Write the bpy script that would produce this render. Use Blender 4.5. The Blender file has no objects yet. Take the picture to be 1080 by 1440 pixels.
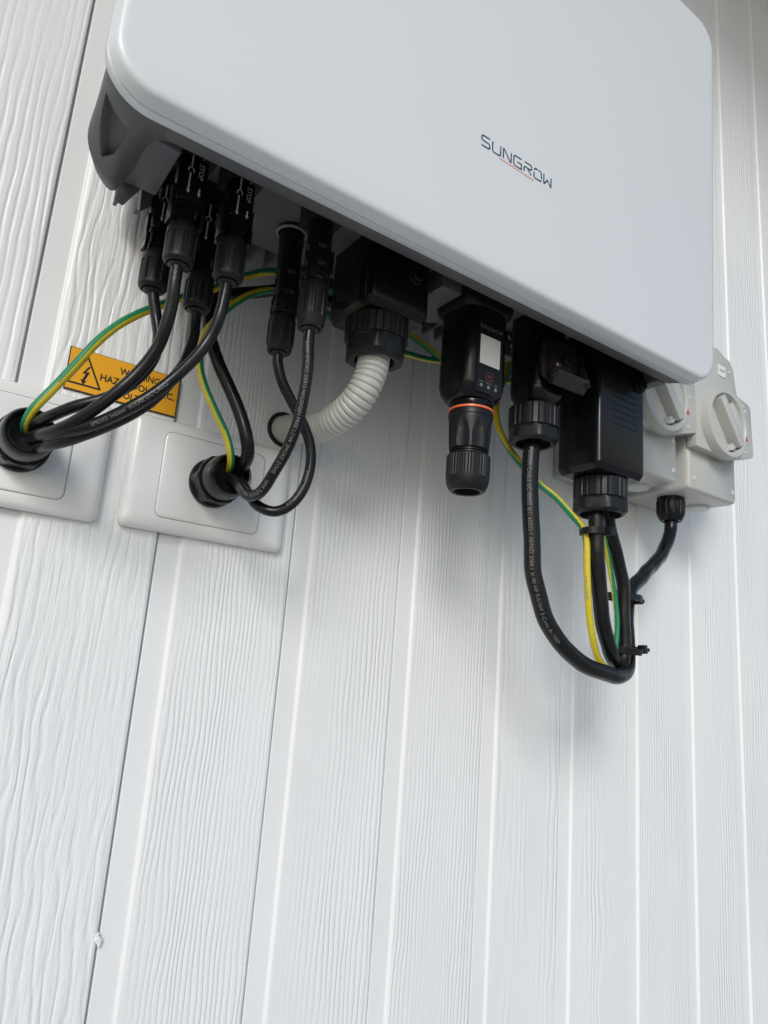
import bpy, bmesh, math, random
import numpy as np
from mathutils import Vector, Matrix, noise
random.seed(7); rng = np.random.RandomState(7)
S = bpy.context.scene; COL = S.collection

# ------------------------------------------------------------------ camera
R = np.array([[0.8113, -0.5797, 0.0756], [0.1908, 0.1404, -0.9715], [0.5526, 0.8026, 0.2245]])
cam_d = bpy.data.cameras.new("camera"); cam = bpy.data.objects.new("camera", cam_d); COL.objects.link(cam)
m = Matrix(((R[0][0], -R[1][0], -R[2][0], -0.1370), (R[0][1], -R[1][1], -R[2][1], -0.4654),
            (R[0][2], -R[1][2], -R[2][2], -0.2495), (0, 0, 0, 1)))
cam.matrix_world = m
cam_d.sensor_fit = 'VERTICAL'; cam_d.sensor_height = 36; cam_d.sensor_width = 27
cam_d.lens = 1011.42 / 1440 * 36
cam_d.clip_start = 0.01; cam_d.clip_end = 300
S.camera = cam
# ------------------------------------------------------------------ light
SUN_EL, SUN_AZ = 28.0, 219.0            # azimuth clockwise from +Y (north); 180 = straight in front of the wall
W = bpy.data.worlds.new("World"); S.world = W; W.use_nodes = True
nt = W.node_tree; bg = nt.nodes['Background']
sky = nt.nodes.new('ShaderNodeTexSky'); sky.sky_type = 'NISHITA'; sky.sun_disc = False
sky.sun_elevation = math.radians(SUN_EL); sky.sun_rotation = math.radians(SUN_AZ)
sky.air_density = 1.0; sky.dust_density = 1.0; sky.ozone_density = 1.0
nt.links.new(sky.outputs[0], bg.inputs[0]); bg.inputs[1].default_value = 0.12
sd = bpy.data.lights.new("sun", 'SUN'); sun = bpy.data.objects.new("sun", sd); COL.objects.link(sun)
sd.energy = 1.45; sd.angle = math.radians(20); sd.color = (1.0, 0.995, 0.985)
az = math.radians(SUN_AZ); el = math.radians(SUN_EL)
dirv = Vector((math.sin(az) * math.cos(el), math.cos(az) * math.cos(el), math.sin(el)))
sun.rotation_euler = dirv.to_track_quat('Z', 'Y').to_euler()
S.view_settings.view_transform = 'Standard'; S.view_settings.look = 'None'
S.view_settings.exposure = 0.16; S.view_settings.gamma = 1.0

# ------------------------------------------------------------------ materials
def mat(name, col, rough=0.5, metal=0.0, bump=0.0, bscale=400.0, var=0.0, vscale=30.0, coat=0.0, spec=0.5, rvar=0.0):
    M = bpy.data.materials.new(name); M.use_nodes = True
    t = M.node_tree; b = t.nodes['Principled BSDF']
    b.inputs['Base Color'].default_value = (*col, 1); b.inputs['Roughness'].default_value = rough
    b.inputs['Metallic'].default_value = metal; b.inputs['Coat Weight'].default_value = coat
    b.inputs['Coat Roughness'].default_value = 0.15
    b.inputs['Specular IOR Level'].default_value = spec
    tc = t.nodes.new('ShaderNodeTexCoord')
    if bump > 0:
        n = t.nodes.new('ShaderNodeTexNoise'); n.inputs['Scale'].default_value = bscale; n.inputs['Detail'].default_value = 3
        t.links.new(tc.outputs['Object'], n.inputs['Vector'])
        bp = t.nodes.new('ShaderNodeBump'); bp.inputs['Strength'].default_value = 1; bp.inputs['Distance'].default_value = bump
        t.links.new(n.outputs['Fac'], bp.inputs['Height']); t.links.new(bp.outputs[0], b.inputs['Normal'])
    if var > 0 or rvar > 0:
        n = t.nodes.new('ShaderNodeTexNoise'); n.inputs['Scale'].default_value = vscale; n.inputs['Detail'].default_value = 5
        t.links.new(tc.outputs['Object'], n.inputs['Vector'])
        if var > 0:
            r = t.nodes.new('ShaderNodeMapRange'); r.inputs[1].default_value = .3; r.inputs[2].default_value = .7
            r.inputs[3].default_value = 1 - var; r.inputs[4].default_value = 1 + var
            t.links.new(n.outputs['Fac'], r.inputs[0])
            mx = t.nodes.new('ShaderNodeVectorMath'); mx.operation = 'SCALE'; mx.inputs[0].default_value = col
            t.links.new(r.outputs[0], mx.inputs['Scale']); t.links.new(mx.outputs[0], b.inputs['Base Color'])
        if rvar > 0:
            r = t.nodes.new('ShaderNodeMapRange'); r.inputs[1].default_value = .3; r.inputs[2].default_value = .7
            r.inputs[3].default_value = max(rough - rvar, .02); r.inputs[4].default_value = rough + rvar
            t.links.new(n.outputs['Fac'], r.inputs[0]); t.links.new(r.outputs[0], b.inputs['Roughness'])
    return M
BLACK = mat('black_nylon', (.0085, .009, .0105), .34, spec=.32, bump=.00003, bscale=2500, rvar=.06, vscale=90)
BLACKG = mat('black_gloss', (.006, .0065, .008), .20, spec=.32, rvar=.05, vscale=120)
BLACKM = mat('black_matt', (.010, .0105, .012), .40, spec=.32, bump=.00003, bscale=3000, rvar=.05, vscale=100)
BROWN = mat('brown_black_nylon', (.026, .022, .023), .40, bump=.00003, bscale=2500)
SHEATH = mat('black_sheath', (.0080, .0085, .0095), .27, spec=.32, bump=.00008, bscale=450, rvar=.09, vscale=60, var=.15)
RUBBER = mat('rubber', (.006, .006, .007), .45)
COVER = mat('cover_paint', (.69, .72, .73), .33, bump=.00004, bscale=2400, rvar=.04, vscale=14)
CAST = mat('cast_aluminium', (.120, .125, .132), .55, bump=.00010, bscale=2600, var=.06, vscale=60)
GASKET = mat('gasket', (.006, .006, .007), .6)
PLATE = mat('plate_plastic', (.82, .82, .805), .17, rvar=.05, vscale=30, coat=.2)
ISO = mat('isolator_plastic', (.52, .53, .50), .33, bump=.00002, bscale=1500, rvar=.04, vscale=50)
ISOL = mat('isolator_pale', (.62, .63, .60), .3)
COND = mat('conduit_pvc', (.52, .53, .49), .42, var=.05, vscale=80)
ORANGE = mat('label_orange', (.84, .40, .015), .4, var=.02, vscale=60)
INK = mat('label_ink', (.012, .01, .01), .5)
WINK = mat('white_ink', (.60, .60, .58), .6, var=.3, vscale=700)
GINK = mat('grey_ink', (.20, .20, .20), .6, var=.5, vscale=600)
SINK = mat('cable_ink', (.165, .165, .16), .6, var=.5, vscale=900)
LOGOK = mat('logo_dark', (.03, .055, .085), .45)
LOGOO = mat('logo_orange', (.72, .16, .05), .45)
STEEL = mat('steel', (.55, .54, .50), .3, metal=1)
RING = mat('orange_ring', (.78, .16, .05), .35)
RED = mat('red_ink', (.62, .05, .05), .5)
WHITE = mat('white_sticker', (.80, .80, .80), .4)
GRN = mat('wire_green', (.012, .20, .085), .4, var=.08, vscale=300)
YEL = mat('wire_yellow', (.62, .50, .02), .4, var=.08, vscale=300)
CLIPG = mat('grey_rim', (.30, .31, .30), .45)

# ------------------------------------------------------------------ helpers
def tag(o, label=None, cat=None, group=None, kind=None):
    if label: o['label'] = label
    if cat: o['category'] = cat
    if group: o['group'] = group
    if kind: o['kind'] = kind
    return o
def empty(name, loc, label, cat, group=None):
    o = bpy.data.objects.new(name, None); COL.objects.link(o); o.location = loc; o.empty_display_size = .02
    return tag(o, label, cat, group)
def mk(name, verts, faces, mats, parent=None, mi=None, sharp=35, smooth=True):
    me = bpy.data.meshes.new(name)
    me.from_pydata([tuple(map(float, v)) for v in verts], [], [tuple(map(int, f)) for f in faces])
    if not isinstance(mats, (list, tuple)): mats = [mats]
    for x in mats: me.materials.append(x)
    if mi is not None: me.polygons.foreach_set('material_index', mi)
    bm = bmesh.new(); bm.from_mesh(me); bmesh.ops.recalc_face_normals(bm, faces=bm.faces); bm.to_mesh(me); bm.free()
    if smooth:
        me.shade_smooth(); me.set_sharp_from_angle(angle=math.radians(sharp))
    o = bpy.data.objects.new(name, me); COL.objects.link(o)
    if parent is not None:
        o.parent = parent; pl = parent.location
        if parent.parent is not None: pl = pl + parent.parent.location
        o.matrix_parent_inverse = Matrix.Identity(4)
        o.location = -Vector(pl)
    return o
class MB:
    """collects closed shapes into one mesh"""
    def __init__(s): s.v = []; s.f = []; s.m = []
    def add(s, v, f, m=0):
        b = len(s.v); s.v += [tuple(x) for x in v]; s.f += [tuple(i + b for i in q) for q in f]; s.m += [m] * len(f); return s
    def build(s, name, mats, parent=None, sharp=35, bevel=0.0):
        if bevel > 0:
            me = bpy.data.meshes.new('t'); me.from_pydata(s.v, [], s.f)
            bm = bmesh.new(); bm.from_mesh(me); bmesh.ops.recalc_face_normals(bm, faces=bm.faces)
            es = [e for e in bm.edges if len(e.link_faces) == 2 and e.calc_face_angle(0) > .6]
            bmesh.ops.bevel(bm, geom=es, offset=bevel, segments=2, affect='EDGES', profile=.5)
            bm.verts.index_update()
            v = [tuple(x.co) for x in bm.verts]; f = [tuple(q.index for q in p.verts) for p in bm.faces]; bm.free()
            return mk(name, v, f, mats, parent, None, sharp)
        return mk(name, s.v, s.f, mats, parent, s.m, sharp)
    def box(s, x0, x1, y0, y1, z0, z1, m=0):
        v = [(x, y, z) for x in (x0, x1) for y in (y0, y1) for z in (z0, z1)]
        return s.add(v, [(0, 1, 3, 2), (4, 6, 7, 5), (0, 4, 5, 1), (2, 3, 7, 6), (0, 2, 6, 4), (1, 5, 7, 3)], m)
    def obox(s, c, ax, ay, az, hx, hy, hz, m=0):
        c = Vector(c); ax, ay, az = [Vector(a).normalized() for a in (ax, ay, az)]
        v = [c + ax * hx * i + ay * hy * j + az * hz * k for i in (-1, 1) for j in (-1, 1) for k in (-1, 1)]
        return s.add(v, [(0, 1, 3, 2), (4, 6, 7, 5), (0, 4, 5, 1), (2, 3, 7, 6), (0, 2, 6, 4), (1, 5, 7, 3)], m)
    def lathe(s, prof, c, axis=(0, 0, -1), segs=48, fn=None, ref=None, m=0, close=True):
        """prof = [(distance along axis, radius)], fn(theta, t, r) -> r"""
        c = Vector(c); a = Vector(axis).normalized()
        u = Vector(ref) if ref else (Vector((1, 0, 0)) if abs(a.x) < .8 else Vector((0, 0, 1)))
        u = (u - a * u.dot(a)).normalized(); w = a.cross(u)
        v = []; f = []
        for (t, r) in prof:
            for k in range(segs):
                th = 2 * math.pi * k / segs; rr = fn(th, t, r) if fn else r
                v.append(c + a * t + (u * math.cos(th) + w * math.sin(th)) * rr)
        n = len(prof)
        for i in range(n - 1):
            for k in range(segs):
                k2 = (k + 1) % segs
                f.append((i * segs + k, i * segs + k2, (i + 1) * segs + k2, (i + 1) * segs + k))
        if close:
            f.append(tuple(range(segs))); f.append(tuple((n - 1) * segs + k for k in range(segs)))
        return s.add(v, f, m)
    def prism(s, pts, y0, y1, m=0):
        n = len(pts); v = [(x, y0, z) for x, z in pts] + [(x, y1, z) for x, z in pts]
        f = [tuple(range(n)), tuple(range(n, 2 * n))] + [(i, (i + 1) % n, n + (i + 1) % n, n + i) for i in range(n)]
        return s.add(v, f, m)
def rrect(cx, cy, hx, hy, r, n=6):
    p = []
    for (sx, sy, a0) in ((1, 1, 0), (-1, 1, 90), (-1, -1, 180), (1, -1, 270)):
        for i in range(n + 1):
            a = math.radians(a0 + 90 * i / n)
            p.append((cx + sx * (hx - r) + r * math.cos(a), cy + sy * (hy - r) + r * math.sin(a)))
    return p
def loft(sections, closed=True):
    """sections: list of equal-length vertex loops"""
    n = len(sections[0]); v = [p for s in sections for p in s]; f = []
    for i in range(len(sections) - 1):
        for k in range(n):
            k2 = (k + 1) % n; f.append((i * n + k, i * n + k2, (i + 1) * n + k2, (i + 1) * n + k))
    if closed: f.append(tuple(range(n))); f.append(tuple((len(sections) - 1) * n + k for k in range(n)))
    return v, f
def rr_loft(cx, cy, levels, n=7):
    """levels: (z, hx, hy, r) rounded-rect sections in the horizontal plane"""
    return loft([[(x, y, z) for x, y in rrect(cx, cy, hx, hy, r, n)] for z, hx, hy, r in levels])
def spline(pts, step=.0015):
    P = [np.array(p, float) for p in pts]; P = [2 * P[0] - P[1]] + P + [2 * P[-1] - P[-2]]
    out = []
    for i in range(1, len(P) - 2):
        p0, p1, p2, p3 = P[i - 1:i + 3]
        a = .5; t0 = 0; t1 = t0 + max(np.linalg.norm(p1 - p0), 1e-6) ** a; t2 = t1 + max(np.linalg.norm(p2 - p1), 1e-6) ** a
        t3 = t2 + max(np.linalg.norm(p3 - p2), 1e-6) ** a
        for t in np.linspace(t1, t2, 12, endpoint=False):
            A1 = (t1 - t) / (t1 - t0) * p0 + (t - t0) / (t1 - t0) * p1; A2 = (t2 - t) / (t2 - t1) * p1 + (t - t1) / (t2 - t1) * p2
            A3 = (t3 - t) / (t3 - t2) * p2 + (t - t2) / (t3 - t2) * p3
            B1 = (t2 - t) / (t2 - t0) * A1 + (t - t0) / (t2 - t0) * A2; B2 = (t3 - t) / (t3 - t1) * A2 + (t - t1) / (t3 - t1) * A3
            out.append((t2 - t) / (t2 - t1) * B1 + (t - t1) / (t2 - t1) * B2)
    out.append(P[-2]); out = np.array(out)
    for _ in range(6): out[1:-1] = (out[:-2] + out[1:-1] * 2 + out[2:]) / 4
    d = np.r_[0, np.cumsum(np.linalg.norm(np.diff(out, axis=0), axis=1))]
    n = max(int(d[-1] / step), 8); s = np.linspace(0, d[-1], n + 1)
    return np.stack([np.interp(s, d, out[:, k]) for k in range(3)], 1), s
CAMP = np.array([-.137, -.4654, -.2495])
def frames(P):
    """u points at the photographer's side of the curve, w across"""
    T = np.gradient(P, axis=0); T /= np.linalg.norm(T, axis=1)[:, None]
    U = CAMP - P; U -= T * (U * T).sum(1)[:, None]; U /= np.linalg.norm(U, axis=1)[:, None]
    return T, U, np.cross(T, U)
def ptframes(P):
    T = np.gradient(P, axis=0); T /= np.linalg.norm(T, axis=1)[:, None]
    U = np.zeros_like(P); u = np.array([0, -1, .1]); u -= T[0] * u.dot(T[0]); u /= np.linalg.norm(u); U[0] = u
    for i in range(1, len(P)):
        u = U[i - 1] - T[i] * U[i - 1].dot(T[i]); U[i] = u / np.linalg.norm(u)
    return T, U, np.cross(T, U)
def tube_data(P, s, r, segs=20, rf=None, band=None, view=False):
    T, U, Wv = frames(P) if view else ptframes(P); v = []; f = []; mi = []
    for i in range(len(P)):
        rr = rf(s[i]) if rf else r
        for k in range(segs):
            a = 2 * math.pi * k / segs; v.append(P[i] + (U[i] * math.cos(a) + Wv[i] * math.sin(a)) * rr)
    for i in range(len(P) - 1):
        for k in range(segs):
            k2 = (k + 1) % segs; f.append((i * segs + k, i * segs + k2, (i + 1) * segs + k2, (i + 1) * segs + k))
            mi.append(band(s[i], k / segs) if band else 0)
    f += [tuple(range(segs)), tuple((len(P) - 1) * segs + k for k in range(segs))]; mi += [mi[0], mi[-1]]
    return v, f, mi
def cable(name, pts, r, material, parent, segs=20, **k):
    P, s = spline(pts); sd_ = rng.rand() * 50
    env = np.clip(np.minimum(s, s[-1] - s) / .02, 0, 1)[:, None]
    P = P + env * np.array([noise.noise_vector(Vector((q * 38 + sd_, 1.3, 2.1))) for q in s]) * r * .22
    v, f, mi = tube_data(P, s, r, segs, rf=lambda q: r * (1 + .022 * noise.noise(Vector((q * 120 + sd_, 0, 0)))), **k)
    o = mk(name, v, f, material, parent, mi, sharp=60); return o, P, s
_tc = {}
def text_mesh(body, bold=0.0):
    if body in _tc: return _tc[body]
    c = bpy.data.curves.new('t', 'FONT'); c.body = body; c.size = 1; c.resolution_u = 2; c.offset = bold
    o = bpy.data.objects.new('t', c); COL.objects.link(o)
    dg = bpy.context.evaluated_depsgraph_get(); dg.update()
    me = o.evaluated_get(dg).to_mesh()
    bm = bmesh.new(); bm.from_mesh(me)
    for y_ in np.arange(-.25, .9, .14): bmesh.ops.bisect_plane(bm, geom=bm.verts[:] + bm.edges[:] + bm.faces[:], plane_co=(0, y_, 0), plane_no=(0, 1, 0))
    bm.verts.index_update(); v = np.array([tuple(x.co)[:2] for x in bm.verts]).reshape(-1, 2); f = [tuple(q.index for q in p.verts) for p in bm.faces]; bm.free()
    o.evaluated_get(dg).to_mesh_clear(); bpy.data.objects.remove(o); bpy.data.curves.remove(c)
    _tc[body] = (v, f); return v, f
def flat_text(name, body, origin, u, w, size, material, parent, sx=1.0, lift=None, centre=False, bold=0.0):
    v, f = text_mesh(body, bold); o = np.array(origin, float); u = np.array(u, float); w = np.array(w, float)
    off = (v[:, 0].max() + v[:, 0].min()) / 2 if centre else 0
    V = [o + u * (a - off) * size * sx + w * b * size for a, b in v]
    return mk(name, V, f, material, parent, smooth=False)
def cable_text(name, body, P, s, r, s0, size, material, parent, th0=0.0, flip=False, drop=.0, sx=1.0, twist=0.0):
    """prints a line of text on a cable: baseline runs along the curve"""
    v, f = text_mesh(body); T, U, Wv = frames(P); V = []
    L = v[:, 0].max() * size * sx
    for a, b in v:
        a2 = a * size * sx; b2 = (b - .35) * size
        if flip: q = s0 + L - a2; th = th0 + twist * a2 + b2 / r
        else: q = s0 + a2; th = th0 + twist * a2 - b2 / r
        i = np.interp(q, s, np.arange(len(s)));
        j = int(min(max(i, 0), len(s) - 2)); t = i - j
        c = P[j] * (1 - t) + P[j + 1] * t; uu = U[j] * (1 - t) + U[j + 1] * t; ww = Wv[j] * (1 - t) + Wv[j + 1] * t
        V.append(c + (uu * math.cos(th) + ww * math.sin(th)) * (r + .00012))
    keep = [q for q in f]
    return mk(name, V, keep, material, parent, smooth=False)
def mitre(pts, wd, closed=False):
    P = [Vector(p) for p in pts]; n = len(P); L = []; Rr = []
    for i in range(n):
        if closed or 0 < i < n - 1:
            a = (P[i] - P[(i - 1) % n]).normalized(); b = (P[(i + 1) % n] - P[i]).normalized()
            t = (a + b); t = t.normalized() if t.length > 1e-6 else a; nrm = Vector((-t.y, t.x))
            k = min(1 / max(nrm.dot(Vector((-a.y, a.x))), .35), 2.2)
        else:
            t = (P[1] - P[0]) if i == 0 else (P[-1] - P[-2]); t.normalize(); nrm = Vector((-t.y, t.x)); k = 1
        L.append(P[i] + nrm * wd / 2 * k); Rr.append(P[i] - nrm * wd / 2 * k)
    v = L + Rr; f = [(i, (i + 1) % n, n + (i + 1) % n, n + i) for i in range(n if closed else n - 1)]
    return v, f

# ------------------------------------------------------------------ wall (vertical boards pressed with wood grain)
PIT, X0, CH = 0.0984, 0.0233, 0.0165
def board_mat(i, lam, amp, sx, sz, h, fine, seed, rough=.33, cov=1.25, dist=0.0, wob2=1.5):
    M = bpy.data.materials.new('board_vinyl'); M.use_nodes = True
    t = M.node_tree; b = t.nodes['Principled BSDF']; N = t.nodes.new; Lk = t.links.new
    b.inputs['Base Color'].default_value = (.835, .848, .850, 1); b.inputs['Roughness'].default_value = rough
    b.inputs['Specular IOR Level'].default_value = .45
    tc = N('ShaderNodeTexCoord'); sp = N('ShaderNodeSeparateXYZ'); Lk(tc.outputs['Object'], sp.inputs[0])
    def math_(op, a, c=None, cl=False):
        n = N('ShaderNodeMath'); n.operation = op; n.use_clamp = cl
        for j, q in enumerate((a, c)):
            if q is None: continue
            if isinstance(q, (int, float)): n.inputs[j].default_value = q
            else: Lk(q, n.inputs[j])
        return n.outputs[0]
    def nz(ax, az_, det, off, dist=0.0):
        mp = N('ShaderNodeMapping'); mp.inputs['Scale'].default_value = (ax, 0, az_); mp.inputs['Location'].default_value = (off, off * .37, off * 1.7)
        Lk(tc.outputs['Object'], mp.inputs[0]); n = N('ShaderNodeTexNoise'); n.inputs['Scale'].default_value = 1; n.inputs['Detail'].default_value = det
        n.inputs['Distortion'].default_value = dist
        Lk(mp.outputs[0], n.inputs['Vector']); return n.outputs['Fac']
    X = sp.outputs['X']
    w1 = nz(sx, sz, 2.0, seed, dist); w2 = nz(70, 16, 2.0, seed + 9)
    ph = math_('ADD', math_('DIVIDE', X, lam), math_('ADD', math_('MULTIPLY', w1, amp), math_('MULTIPLY', w2, wob2)))
    sn = math_('SINE', math_('MULTIPLY', ph, 6.2832))
    sn = math_('POWER', math_('ADD', math_('MULTIPLY', sn, .5), .5), 1.0)
    sn = math_('SUBTRACT', 1.0, math_('POWER', math_('SUBTRACT', 1.0, sn, True), 2.4))
    am = math_('SUBTRACT', math_('MULTIPLY', nz(26, 5, 3, seed + 21), 3.4), cov, True)      # figure comes and goes
    fn = nz(900, 22, 3.0, seed + 33)                                                        # fine pores
    st = math_('MULTIPLY', math_('SUBTRACT', nz(300, 30, 3.0, seed + 45), .5), 1.5)         # torn streaks
    hh = math_('ADD', math_('MULTIPLY', math_('MULTIPLY', sn, am), h), math_('ADD', math_('MULTIPLY', fn, fine), math_('MULTIPLY', st, fine * 2.2)))
    e0 = math_('DIVIDE', math_('SUBTRACT', X, .0005), .002, True)
    e1 = math_('DIVIDE', math_('SUBTRACT', PIT - CH - .0015, X), .002, True)
    hh = math_('MULTIPLY', hh, math_('MULTIPLY', e0, e1))
    om = nz(300, 300, 2.0, seed + 60)
    hh = math_('ADD', hh, math_('MULTIPLY', om, .03))
    bp = N('ShaderNodeBump'); bp.inputs['Strength'].default_value = 1.0; bp.inputs['Distance'].default_value = .001
    Lk(hh, bp.inputs['Height']); Lk(bp.outputs[0], b.inputs['Normal'])
    # faint grime
    g = nz(14, 5, 5, seed + 77); r = N('ShaderNodeMapRange'); r.inputs[1].default_value = .35; r.inputs[2].default_value = .7
    r.inputs[3].default_value = .955; r.inputs[4].default_value = 1.0; Lk(g, r.inputs[0])
    mx = N('ShaderNodeVectorMath'); mx.operation = 'SCALE'; mx.inputs[0].default_value = (.835, .848, .850)
    vo = N('ShaderNodeTexVoronoi'); vo.inputs['Scale'].default_value = 11; Lk(tc.outputs['Object'], vo.inputs['Vector'])
    spk = math_('MULTIPLY', math_('LESS_THAN', vo.outputs['Distance'], .0085), math_('GREATER_THAN', nz(9, 9, 1, seed + 5), .52))
    Lk(math_('MULTIPLY', r.outputs[0], math_('SUBTRACT', 1.0, math_('MULTIPLY', spk, .75))), mx.inputs['Scale']); Lk(mx.outputs[0], b.inputs['Base Color'])
    return M
wall = empty('clad_wall', (0, 0, -1.3), 'white wall of upright wood grain boards with smooth grooves between', 'wall')
ZB, ZT = -1.3, .957
prof = [(-CH - .0030, .0070), (-CH - .0030, .0052), (-CH + .0002, .0050), (-CH + .0005, .0024), (-CH + .0012, .0019), (-CH + .0018, .0019), (-.0022, .0019), (-.0016, .0019), (-.0012, .0017), (-.0002, .0004), (.0002, .0001), (.0010, .0), (.0018, .0), (PIT - CH - .0032, .0),
        (PIT - CH - .0024, .0), (PIT - CH - .0015, .0003), (PIT - CH - .0012, .0010), (PIT - CH - .0012, .0048), (PIT - CH - .0042, .0049), (PIT - CH - .0042, .0070)]
for n in range(-6, 15):
    xb = X0 + n * PIT
    vs = []; zs = np.linspace(ZB, ZT, 65)
    wob = [(.00022 * noise.noise(Vector((n * 3.1, z * 40, 0))) if n <= 1 else .00012 * noise.noise(Vector((n * 3.1, z * 30, 0)))) for z in zs]
    for z, wv in zip(zs, wob):
        for j, (x, y) in enumerate(prof): vs.append((x + (wv if 8 <= j <= 16 else 0), y, z))
    k = len(prof); f = []
    for i in range(len(zs) - 1):
        for j in range(k - 1): f.append((i * k + j, i * k + j + 1, (i + 1) * k + j + 1, (i + 1) * k + j))
        f.append((i * k + k - 1, i * k, (i + 1) * k, (i + 1) * k + k - 1))
    f.append(tuple(range(k))); f.append(tuple((len(zs) - 1) * k + j for j in range(k)))
    par = {-2: (.0056, 3.0, 11, 3.0, .36, .06, .95, .2, 1.2), -1: (.0066, 4.2, 16, 4.6, .40, .22, 1.05, .8, 2.2), 0: (.0035, 4.2, 13, 3.0, .32, .05, 1.15, .3, 1.8), 1: (.0043, 3.4, 13, 2.6, .40, .04, 1.25, .1, 1.4),
           2: (.0036, 2.6, 16, 4.0, .30, .06, 1.0, .3, 2.0), 3: (.0072, 4.6, 15, 2.4, .60, .05, 1.45, .3, 1.6), 4: (.0084, 4.8, 18, 2.8, .55, .05, 1.45, .5, 1.8), 5: (.0040, 2.4, 13, 3.0, .36, .05, 1.2, .1, 1.2)
           }.get(n, (.0052 + .0014 * (n % 3), 4.0, 15, 2.8, .40, .05, 1.3, .2, 1.4))
    BMt = board_mat(n, *par[:6], seed=n * 13.7 + 40, cov=par[6], dist=par[7], wob2=par[8])
    b = mk('board', vs, f, BMt, None, sharp=30)
    b.parent = wall; b.location = (xb, 0, 1.3)
backing = MB().box(X0 - 6.3 * PIT, X0 + 15 * PIT, .0072, .02, ZB, ZT).build('backing_sheet', GASKET, wall)
# ground and soffit beyond the frame
mk('ground', [(-30, .02, -1.32), (30, .02, -1.32), (30, -60, -1.32), (-30, -60, -1.32)], [(0, 1, 2, 3)],
   mat('ground_concrete', (.44, .41, .37), .85, bump=.002, bscale=60, var=.15, vscale=3), smooth=False)['kind'] = 'structure'
sof = MB().box(-3, 4, -.56, .02, .960, .99).build('eave_soffit', mat('soffit_paint', (.30, .29, .27), .6))
tag(sof, 'pale eave lining above the wall', 'eave')

# ------------------------------------------------------------------ inverter
inv = empty('inverter', (.14, -.02, .15), 'grey inverter box with dark metal body hung on the boarded wall', 'inverter')
def outline(y_in, rad, n=10, dz=0.0):
    xl, xr0, xr1, z0, z1 = -.1003 + y_in, .3640 - y_in, .3768 - y_in, -.0098 + y_in + dz, .3370 - y_in
    r = max(rad - y_in, .004); p = []
    for (cx, cz, a0) in ((xr1 - r, z1 - r, 0), (xl + r, z1 - r, 90), (xl + r, z0 + r, 180), (xr0 - r, z0 + r, 270)):
        for i in range(n + 1):
            a = math.radians(a0 + 90 * i / n); p.append((cx + r * math.cos(a), cz + r * math.sin(a)))
    return p
secs = []
for (y, ins) in ((-.1650, .0012), (-.1651, .0004), (-.1655, .0000), (-.1704, .0001), (-.1707, .0006), (-.1711, .0006), (-.1714, .0001), (-.1755, .0006), (-.1775, .0011), (-.1786, .0017), (-.1793, .0026), (-.1798, .0040), (-.1800, .0060)):
    secs.append([(x, y, z) for x, z in outline(ins, .024)])
v, f = loft(secs); cover = mk('front_cover', v, f, COVER, inv, sharp=50)
v, f = loft([[(x, y, z) for x, z in outline(i, .024)] for y, i in ((-.1655, .0022), (-.1632, .0022))]); mk('gasket', v, f, GASKET, inv)
# body: flange band, recess, heat sink
def ring_loft(o_list, i_list):
    so = [[(x, y, z) for x, z in outline(i, .024)] for y, i in o_list]; si = [[(x, y, z) for x, z in i_list_pts] for y, i_list_pts in i_list]
    return loft(so + si, closed=False)
outer = [(-.1634, .0026), (-.1600, .0030), (-.1500, .0052), (-.1462, .0085), (-.1455, .0110)]
ish = []
# flange and block of the casting
b = MB(); v, f = loft([[(x, y, z) for x, z in outline(i, .024)] for y, i in ((-.1634, .0026), (-.1600, .0030), (-.1500, .0056), (-.1462, .0088), (-.1452, .0120), (-.1452, .0200))], closed=False)
n = len(outline(0, .02)); b.add(v, f)
# web closing the front of the recess toward the cover
b.add([(x, -.1630, z) for x, z in outline(.0040, .024)], [tuple(range(n))])
b.build('body_rim', CAST, inv, sharp=40)
b = MB()
b.box(-.070, .348, -.1455, -.046, .030, .318)                      # main casting above the socket recess
b.build('heat_sink', CAST, inv, bevel=.002)
b = MB(); b.add(*loft([[(x, y, z) for x, y in ((-.0745, -.1040), (-.0545, -.1040), (-.0555, -.1460), (-.0650, -.1470), (-.0720, -.1465))] for z in (-.0045, .0298)]))
b.build('corner_block', CAST, inv, bevel=.0008)
b = MB(); b.box(.3380, .3480, -.146, -.10, -.002, .0298); b.build('corner_block', CAST, inv, bevel=.001)
# cooling fins on the wall side
x = -.060
while x < .345:
    fb = MB().box(x, x + .0022, -.0462, -.016, .036, .312); fb.build('fin', CAST, inv); x += .0135
MB().box(-.03, .31, -.0158, -.0008, .10, .27).build('mounting_bracket', STEEL, inv, bevel=.001)
MB().box(-.0600, -.0440, -.0455, -.0010, .085, .135).build('bracket_ear', CAST, inv, bevel=.001)
# small gussets beside the corner
t = MB(); v = [(-.0750, -.1035, .0001), (-.0670, -.1035, -.0002), (-.0612, -.1030, -.0003), (-.0693, -.1000, -.0149), (-.0737, -.1005, -.0146),
               (-.0700, -.060, .0101), (-.0640, -.060, .0100), (-.0570, -.060, .0100), (-.0665, -.060, -.0020), (-.0700, -.060, -.0020)]
t.add([(-.0755, -.1030, .0080), (-.0745, -.1032, .0001), (-.0737, -.1000, -.0147), (-.0693, -.0995, -.0152), (-.0605, -.1030, -.0003), (-.0600, -.1030, .0080),
       (-.0715, -.078, .0180), (-.0715, -.078, .0150), (-.0705, -.078, .0015), (-.0665, -.078, .0012), (-.0590, -.078, .0150), (-.0590, -.078, .0180)],
      [(0, 1, 2, 3, 4, 5), (6, 7, 8, 9, 10, 11), (0, 1, 7, 6), (1, 2, 8, 7), (2, 3, 9, 8), (3, 4, 10, 9), (4, 5, 11, 10), (5, 0, 6, 11)])
t.build('gusset', CAST, inv, bevel=.0005)
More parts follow.
